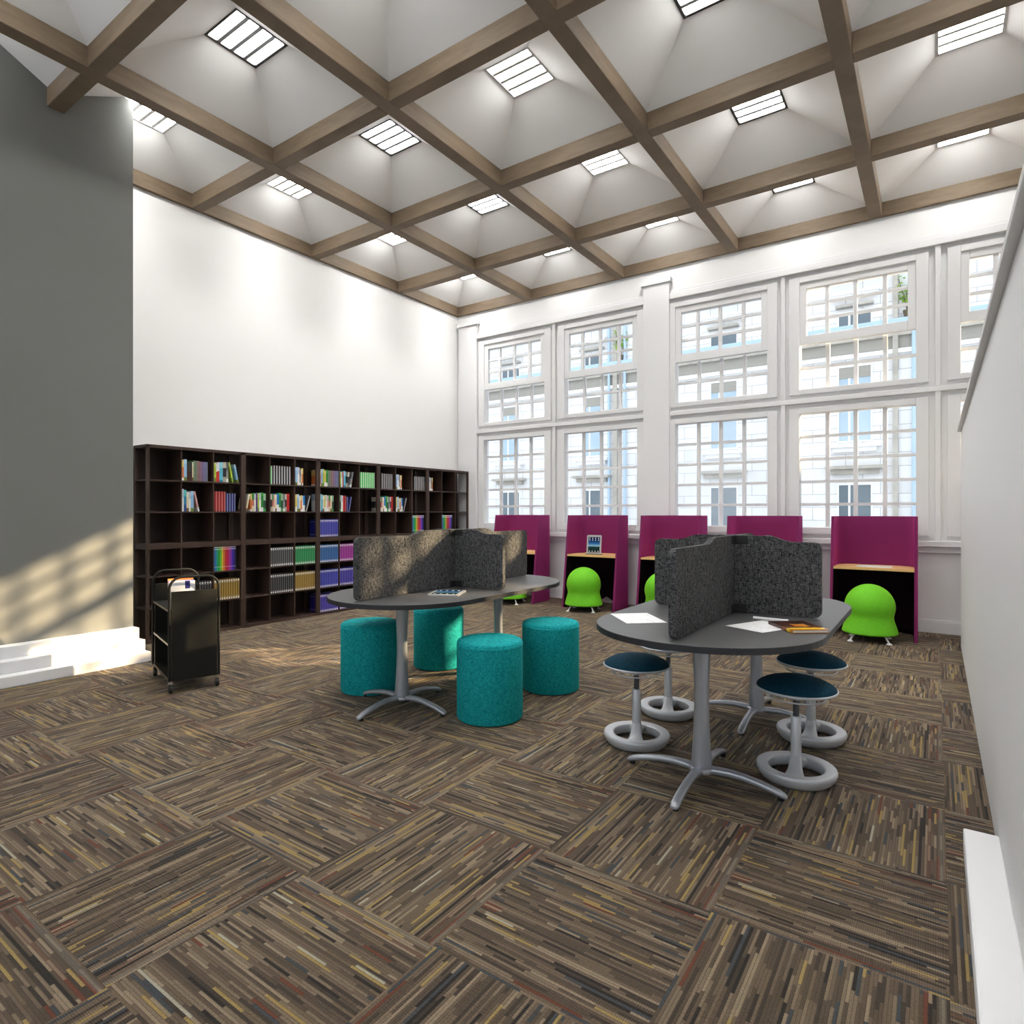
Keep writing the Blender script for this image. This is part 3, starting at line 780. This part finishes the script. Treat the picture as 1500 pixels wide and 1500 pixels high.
T1 = (-2.985, 3.54); T2 = (-.948, 3.55)
t2 = make_table(.54, 1.03); t2.location = (*T2, 0)
tag(t2, 'dark grey racetrack table on the right, with the petrol blue stools around it', group='racetrack tables')
t1 = copy_tree(t2); t1.location = (*T1, 0)
tag(t1, 'dark grey racetrack table on the left, with the teal cylinder ottomans around it', group='racetrack tables')

# cross-shaped desk dividers
def panel_pts(L):
    lo, hi, r = .400, .430, .035
    pts = []
    def arc(cx, cy, a0, a1):
        for k in range(6):
            a = a0+(a1-a0)*k/5; pts.append((cx+r*math.cos(a), cy+r*math.sin(a)))
    pts.append((.012, .004)); arc(L-r, .004+r, -PI/2, 0); arc(L-r, lo-r, 0, PI/2)
    s = min(.42, L*.55)
    pts.append((s+.06, lo)); pts.append((s+.02, lo+.008)); pts.append((s-.02, hi-.006)); pts.append((s-.05, hi)); pts.append((.012, hi))
    return pts
def make_divider(La, Lb):
    t = thing('desk_divider', 'x', 'divider')
    for k, L in enumerate((Lb, La, Lb, La)):
        Mq = Matrix.Rotation(k*PI/2, 4, 'Z') @ Matrix.Rotation(PI/2, 4, 'X')
        p = panel_pts(L)
        MB().prism(p, -.0155, .0155, 0, Mq).build('panel', M['felt'], t, .006, 2)
    for z in (.0, .382):
        MB().box(-.082, .082, -.0215, .0215, z+.001, z+.05).box(-.0215, .0215, -.082, .082, z+.0012, z+.0498).build('bracket', M['rubber'], t, .004)
    return t
d2 = make_divider(.965, .455); d2.location = (-.948, 3.55, TZ)
tag(d2, 'charcoal felt cross-shaped desk divider on the right table', group='cross-shaped desk dividers')
d1 = copy_tree(d2); d1.location = (-2.985, 3.54, TZ)
tag(d1, 'charcoal felt cross-shaped desk divider on the left table, partly in sunlight', group='cross-shaped desk dividers')

# ------------------------------------------------------------------ ottomans
def make_ottoman():
    t = thing('ottoman', 'x', 'ottoman'); r = .213
    MB().lathe([(r-.006, .006), (r, .016), (r, .468)], 56).build('side', M['ottoman'], t)
    pr = [(r, .468), (r+.001, .476)]
    for k in range(7):
        a = k*(PI/2)/6; pr.append((r-.026+.026*math.cos(a), .476+.026*math.sin(a)))
    pr += [(r*.6, .506), (r*.3, .508), (0, .509)]
    MB().lathe(pr, 56).build('top_cushion', M['ottoman'], t)
    MB().cyl(r-.012, 0, .008, 40).build('base', M['ottoman_base'], t)
    return t
olab = ['teal cylinder ottoman at the outer near corner of the left table, partly behind its column', 'teal cylinder ottoman on the bookcase side, behind the left table',
        'teal cylinder ottoman nearest the viewer, standing clear in front of the left table', 'teal cylinder ottoman to the right of the left table, towards the windows']
for k, p in enumerate(((-3.473, 3.14), (-3.515, 3.953), (-2.366, 3.154), (-2.376, 3.926))):
    o = make_ottoman() if k == 0 else copy_tree(ott0)
    if k == 0: ott0 = o
    o.location = (*p, 0); o.rotation_euler = (0, 0, k*1.3); tag(o, olab[k], 'ottoman', 'teal ottomans around the left table')

# ------------------------------------------------------------------ stools
def make_stool():
    t = thing('stool', 'x', 'stool')
    prof = [(.136, .022), (.1362, .018), (.142, .008), (.154, .0015), (.164, .0015), (.178, .011), (.190, .028), (.1965, .045), (.1972, .054), (.194, .061), (.1895, .0645), (.188, .065), (.144, .062), (.1425, .0618), (.137, .058), (.136, .056)]
    MB().lathe([(r*.94, z) for r, z in prof], 56, 0, None, True, True).build('base_ring', M['stool_silver'], t)
    br = MB()
    for sy in (-1, 1):
        secs = []
        for (y, zt, zb, w) in ((.0, .125, .05, .0245), (.02, .118, .046, .026), (.032, .102, .043, .028), (.05, .085, .039, .031), (.08, .072, .034, .036), (.11, .0645, .031, .044), (.127, .0615, .03, .054), (.138, .061, .034, .062)):
            sec = [(-w, sy*y, zb), (w, sy*y, zb), (w, sy*y, zt-.01), (w*.7, sy*y, zt), (-w*.7, sy*y, zt), (-w, sy*y, zt-.01)]
            secs.append(sec if sy > 0 else sec[::-1])
        br.loft(secs, 0, None, True)
    br.build('bridge', M['stool_silver'], t, .004)
    MB().lathe([(.0255, .09), (.0250, .13), (.0245, .17), (.0235, .305), (.021, .308), (.0, .309)], 28).build('post', M['stool_silver'], t)
    MB().cyl(.0145, .30, .40, 20).build('gas_spring', M['gas_tube'], t)
    MB().lathe([(.0, .385), (.022, .388), (.026, .41), (.05, .422), (.10, .43), (.10, .436), (0, .436)], 32).build('seat_plate', M['stool_silver'], t)
    hr = MB().tube([(.135*math.cos(2*PI*k/40), .135*math.sin(2*PI*k/40), .405) for k in range(40)], .0042, 8, 0, None, True)
    for k in range(4):
        a = k*PI/2+.5; c_, s_ = math.cos(a), math.sin(a)
        hr.tube([(.135*c_, .135*s_, .405), (.133*c_, .133*s_, .422), (.115*c_, .115*s_, .434)], .004, 8)
    hr.build('lift_ring', M['stool_silver'], t)
    R = .187
    MB().lathe([(0, .432), (.12, .432), (R-.01, .436), (R, .442), (R+.002, .447), (R-.003, .4515), (R-.02, .4525)], 56).build('seat_rim', M['stool_silver'], t)
    MB().lathe([(R-.003, .450), (R-.008, .459), (R-.022, .470), (R-.05, .484), (R-.09, .496), (R-.14, .504), (0, .507)], 56).build('cushion', M['teal_seat'], t)
    return t
slab = ['silver wobble stool with petrol blue seat, at the near left of the right table', 'silver wobble stool whose seat is hidden under the right table, far left',
        'silver wobble stool with petrol blue seat, nearest the viewer on the right', 'silver wobble stool with petrol blue seat, behind the nearest stool on the right']
for k, p in enumerate(((-1.409, 3.276), (-1.439, 3.86), (-.573, 3.295), (-.599, 3.905))):
    o = make_stool() if k == 0 else copy_tree(st0)
    if k == 0: st0 = o
    o.location = (*p, 0); o.rotation_euler = (0, 0, (.35, .3, .12, .1)[k]); tag(o, slab[k], 'stool', 'petrol blue stools around the right table')

# ------------------------------------------------------------------ study carrels
def make_carrel():
    t = thing('study_carrel', 'x', 'carrel')      # origin: floor, centre of the front edge; +y to the windows
    hw, th, H = .395, .026, 1.27
    y_str, y_back = .30, .62
    def path(w, yb):
        pts = [(-w, k*y_str/4) for k in range(4)]
        n = 30
        for k in range(n+1):
            a = PI - PI*k/n; c_, s_ = math.cos(a), math.sin(a)
            pts.append((w*math.copysign(abs(c_)**.55, c_), y_str+(yb-y_str)*abs(s_)**.60))
        pts += [(w, k*y_str/4) for k in (3, 2, 1, 0)]
        return pts
    po, pi_ = path(hw, y_back), path(hw-th, y_back-th)
    def lean(y, z):   # the front edges lean back
        return y + .17*(z/H)*max(0, 1-y/y_str)
    def zb(p):
        if p[1] > y_str+.2 and abs(p[0]) < .12: return .012+.10*math.sqrt(max(0, 1-(p[0]/.12)**2))
        return 0.0
    def shell(outer, inner, z0f, z1):
        mb = MB(); n = len(outer); vs = []; fs = []
        nz = 10
        for (o, i) in zip(outer, inner):
            for q in range(nz+1):
                z = z0f(o)+(z1-z0f(o))*q/nz; vs.append((o[0], lean(o[1], z), z))
            for q in range(nz+1):
                z = z0f(o)+(z1-z0f(o))*q/nz; vs.append((i[0], lean(i[1], z), z))
        w = 2*(nz+1)
        for k in range(n-1):
            for q in range(nz):
                fs.append((k*w+q, k*w+q+1, (k+1)*w+q+1, (k+1)*w+q))
                fs.append((k*w+nz+1+q, (k+1)*w+nz+1+q, (k+1)*w+nz+2+q, k*w+nz+2+q))
            fs.append((k*w+nz, k*w+w-1, (k+1)*w+w-1, (k+1)*w+nz))
            fs.append((k*w, (k+1)*w, (k+1)*w+nz+1, k*w+nz+1))
        mb.add(vs, fs, 0, True)
        for k in (0, n-1):
            g = []
            for q in range(nz):
                f = (k*w+q, k*w+nz+1+q, k*w+nz+2+q, k*w+q+1); g.append(f if k == 0 else f[::-1])
            mb.add(vs, g, 0, False)
        return mb
    shell(po, pi_, zb, H).build('shell', M['magenta'], t, .004, 2, None, .9)
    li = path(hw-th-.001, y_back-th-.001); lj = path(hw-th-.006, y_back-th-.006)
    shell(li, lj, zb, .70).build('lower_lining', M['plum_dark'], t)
    ws = [p for p in path(hw-th-.001, y_back-th-.001)]
    ws = [(p[0], max(p[1], .105)) for p in ws]
    ws = [p for k, p in enumerate(ws) if k == 0 or p != ws[k-1]]
    MB().prism(ws[::-1], .703, .728).build('worksurface', M['maple'], t)
    return t
CX = [-5.13, -3.865, -2.775, -1.67, -.554]
clab = ['magenta study carrel nearest the bookcases, behind the left table', 'magenta study carrel with the upright tablet on its shelf',
        'magenta study carrel between the left and right tables, partly behind the divider', 'magenta study carrel right behind the divider of the right table', 'magenta study carrel nearest the white partition, with a paper on its shelf']
for k, x in enumerate(CX):
    o = make_carrel() if k == 0 else copy_tree(car0)
    if k == 0: car0 = o
    o.location = (x, 7.335, 0); tag(o, clab[k], 'carrel', 'magenta study carrels under the windows')

# ------------------------------------------------------------------ ball chairs
def make_ball_chair():
    t = thing('ball_chair', 'x', 'chair')
    pr = [(.272, .080), (.280, .086), (.2785, .098), (.264, .145), (.2485, .188), (.2385, .222), (.2355, .245), (.2385, .268), (.2455, .295), (.2515, .322), (.2535, .345)]
    cz, R = .345, .2535
    for k in range(1, 13):
        a = k*(PI/2)/12; pr.append((R*math.cos(a), cz+R*.91*math.sin(a)))
    MB().lathe([(r*.905, z) for r, z in pr], 64).build('seat_cover', M['lime'], t)
    MB().lathe([(0, .062), (.14, .062), (.213, .07), (.244, .082)], 48).build('underside', M['under_black'], t)
    for k in range(4):
        a = PI/4+k*PI/2; c_, s_ = math.cos(a), math.sin(a)
        lg = MB().tube([(.185*c_, .185*s_, .078), (.215*c_, .215*s_, .045), (.238*c_, .238*s_, .012)], [.010, .0095, .009], 12).build('leg', M['white_metal'], t)
        MB().lathe([(.026, 0), (.026, .006), (.012, .016), (.008, .018)], 18, 0, Matrix.Translation((.240*c_, .240*s_, 0))).build('foot', M['white_metal'], lg)
    return t
blabs = {0: 'lime green ball chair mostly hidden below the left table', 1: 'lime green ball chair in front of the carrel with the upright tablet', 2: 'lime green ball chair half hidden by the right table divider', 4: 'lime green ball chair standing clear at the right, below the paper'}
first = None
for k, dx, dy in ((4, -.012, -.07), (0, .03, -.06), (1, -.02, -.06), (2, .0, -.06)):
    o = make_ball_chair() if first is None else copy_tree(first)
    if first is None: first = o
    o.location = (CX[k]+dx, 7.335+dy, 0); o.rotation_euler = (0, 0, .06 if k == 4 else .25); tag(o, blabs[k], 'chair', 'lime green ball chairs at the carrels')

# ------------------------------------------------------------------ small things
def make_tablet(label, loc, rot, w, h, group, stand):
    t = thing('tablet', label, 'tablet', loc, 0, group); t.rotation_euler = rot
    r = .016; pts = []
    for (cx, cz, a0) in ((w/2-r, r, -PI/2), (w/2-r, h-r, 0), (-w/2+r, h-r, PI/2), (-w/2+r, r, PI)):
        for k in range(6):
            a = a0+k*(PI/2)/5; pts.append((cx+r*math.cos(a), cz+r*math.sin(a)))
    R = Matrix.Rotation(PI/2, 4, 'X')
    MB().prism(pts, -.009, .0, 0, R).build('case', M['tablet'], t, .002)
    b = .022
    sc = MB().box(-w/2+b, w/2-b, -.0012, -.0002, b*1.2, h-b*1.2).build('screen', M['screen'], t)
    sc.location = (0, 0, 0)
    ic = MB()
    sw = w-2*b
    for zz in (.92, .80, .07):
        for q in range(4):
            x = -sw/2+sw*(q+.5)/4; z = b*1.2+(h-2.4*b)*zz
            ic.box(x-.0065, x+.0065, -.0018, -.0012, z-.006, z+.006)
    ic.build('app_icons', M['icons'], sc)
    MB().cyl(.006, -.0013, -.0002, 16, 0, Matrix.Translation((0, 0, b*.6)) @ R @ Matrix.Translation((0, 0, .0))).build('home_button', M['lamp_grey'], t)
    if stand:
        MB().box(-w/2-.012, w/2+.012, -.012, .06, -.004, .004).build('stand', M['under_black'], t, .002)
    return t
make_tablet('silver tablet standing upright on a carrel shelf', (-3.885, 7.56, .733), (-.12, 0, .08), .215, .265, None, True)
# on the left table, screen up
tb = make_tablet('white-edged tablet lying flat on the left table below the divider', (-2.80, 3.05, TZ+.0105), (-PI/2, 0, 0), .215, .265, None, False)

def flat(name, label, cat, pts, z, th, mats, group=None):
    cx = sum(p[0] for p in pts)/len(pts); cy = sum(p[1] for p in pts)/len(pts)
    b = MB().prism([(p[0]-cx, p[1]-cy) for p in pts], 0, th)
    o = b.build(name, mats, None, 0, 2, (cx, cy, z)); return tag(o, label, cat, group)
def rect(cx, cy, w, h, a):
    c_, s_ = math.cos(a), math.sin(a)
    return [(cx+c_*x-s_*y, cy+s_*x+c_*y) for x, y in ((-w/2, -h/2), (w/2, -h/2), (w/2, h/2), (-w/2, h/2))]

tb.location = (-2.698, 3.073, TZ+.0105); tb.rotation_euler = (-PI/2, 0, 0)
tb.rotation_mode = 'XYZ'
tb.rotation_euler = (Matrix.Rotation(math.radians(27), 3, 'Z') @ Matrix.Rotation(-PI/2, 3, 'X')).to_euler()
flat('paper_sheet', 'white sheet with a sketched ring, at the left end of the right table', 'paper', rect(-1.298, 3.03, .21, .297, math.radians(42)), TZ+.0004, .0012, M['paper'], 'papers on the right table')
flat('paper_sheet', 'white sheet with sketches under the corner of the brown and yellow book', 'paper', rect(-.700, 3.165, .21, .29, math.radians(-24)), TZ+.0004, .0012, M['paper'], 'papers on the right table')
ro = MB().tube([(0, 0, 0), (.17, 0, 0)], .0085, 16).build('paper_roll', M['paper_plain'], None, 0, 2, (-.785, 3.335, TZ+.0102)); ro.rotation_euler = (0, 0, -.03)
tag(ro, 'thin white roll of paper lying behind the sketches on the right table', 'paper')
flat('paper_sheet', 'blank white sheet on the shelf of the carrel nearest the partition', 'paper', rect(-.555, 7.66, .33, .26, -.06), .7284, .0012, M['paper_plain'])
# brown and yellow book lying on the right table
t = NT('brown_yellow_cover'); g = t.sep(t.coord('Generated'))
n = t.noise(t.coord('Generated'), 5, 4)
yy = t.m('ADD', g[1], t.m('MULTIPLY_ADD', n, .16, -.08)); xx = t.m('ADD', g[0], t.m('MULTIPLY_ADD', n, .1, -.05))
col = t.ramp(yy, [(0, lin(190, 120, 30)), (.10, lin(235, 195, 50)), (.24, lin(120, 60, 22)), (.42, lin(62, 28, 14)), (1, lin(48, 20, 12))], 'CONSTANT')
inn = t.m('MULTIPLY', t.m('LESS_THAN', t.m('ABSOLUTE', t.m('SUBTRACT', xx, .56)), .2), t.m('LESS_THAN', t.m('ABSOLUTE', t.m('SUBTRACT', yy, .50)), .14))
col = t.mix(inn, col, c4(lin(205, 135, 45)))
cov = t.base(col, .25, 0, .5)
bk = thing('book', 'brown and yellow book lying on the right table, over the sketches', 'book', (-.548, 3.195, TZ+.0022), math.radians(38))
MB().box(-.088, .088, -.118, .118, .0, .0022).box(-.088, .088, -.118, .118, .0128, .015).box(-.088, -.0858, -.118, .118, .0022, .0128).build('cover', cov, bk)
MB().box(-.0856, .084, -.115, .115, .0023, .0127).build('page_block', M['pages'], bk)

# ------------------------------------------------------------------ light, sky, camera
sd = Vector((-1.0, -1.15, -.57)).normalized()
sun = bpy.data.lights.new('sun', 'SUN'); sun.energy = 16.0; sun.color = (1.0, .76, .45); sun.angle = math.radians(.8)
so = bpy.data.objects.new('sun', sun); C.objects.link(so); so.rotation_euler = sd.to_track_quat('-Z', 'Y').to_euler(); so.location = (12, 24, 14)

w = bpy.data.worlds.new('sky'); SC.world = w; w.use_nodes = True
bg = w.node_tree.nodes['Background']; bg.inputs[0].default_value = (.86, .93, 1.0, 1); bg.inputs[1].default_value = 1.9

cam = bpy.data.cameras.new('camera'); co = bpy.data.objects.new('camera', cam); C.objects.link(co)
cam.sensor_width = 36; cam.sensor_fit = 'HORIZONTAL'; cam.lens = 36*895/1500
cam.clip_start = .05; cam.clip_end = 200
co.location = (0, 0, 1.32); co.rotation_euler = (PI/2, 0, math.atan(622/895))
cam.shift_y = -0.5/1500
SC.camera = co
SC.view_settings.view_transform = 'Standard'; SC.view_settings.look = 'None'; SC.view_settings.gamma = 1; SC.view_settings.use_curve_mapping = False
SC.view_settings.exposure = 0.1
cy = SC.cycles
cy.use_denoising = True; cy.max_bounces = 12; cy.diffuse_bounces = 6; cy.glossy_bounces = 4; cy.transparent_max_bounces = 24; cy.transmission_bounces = 6
cy.sample_clamp_indirect = 8.0
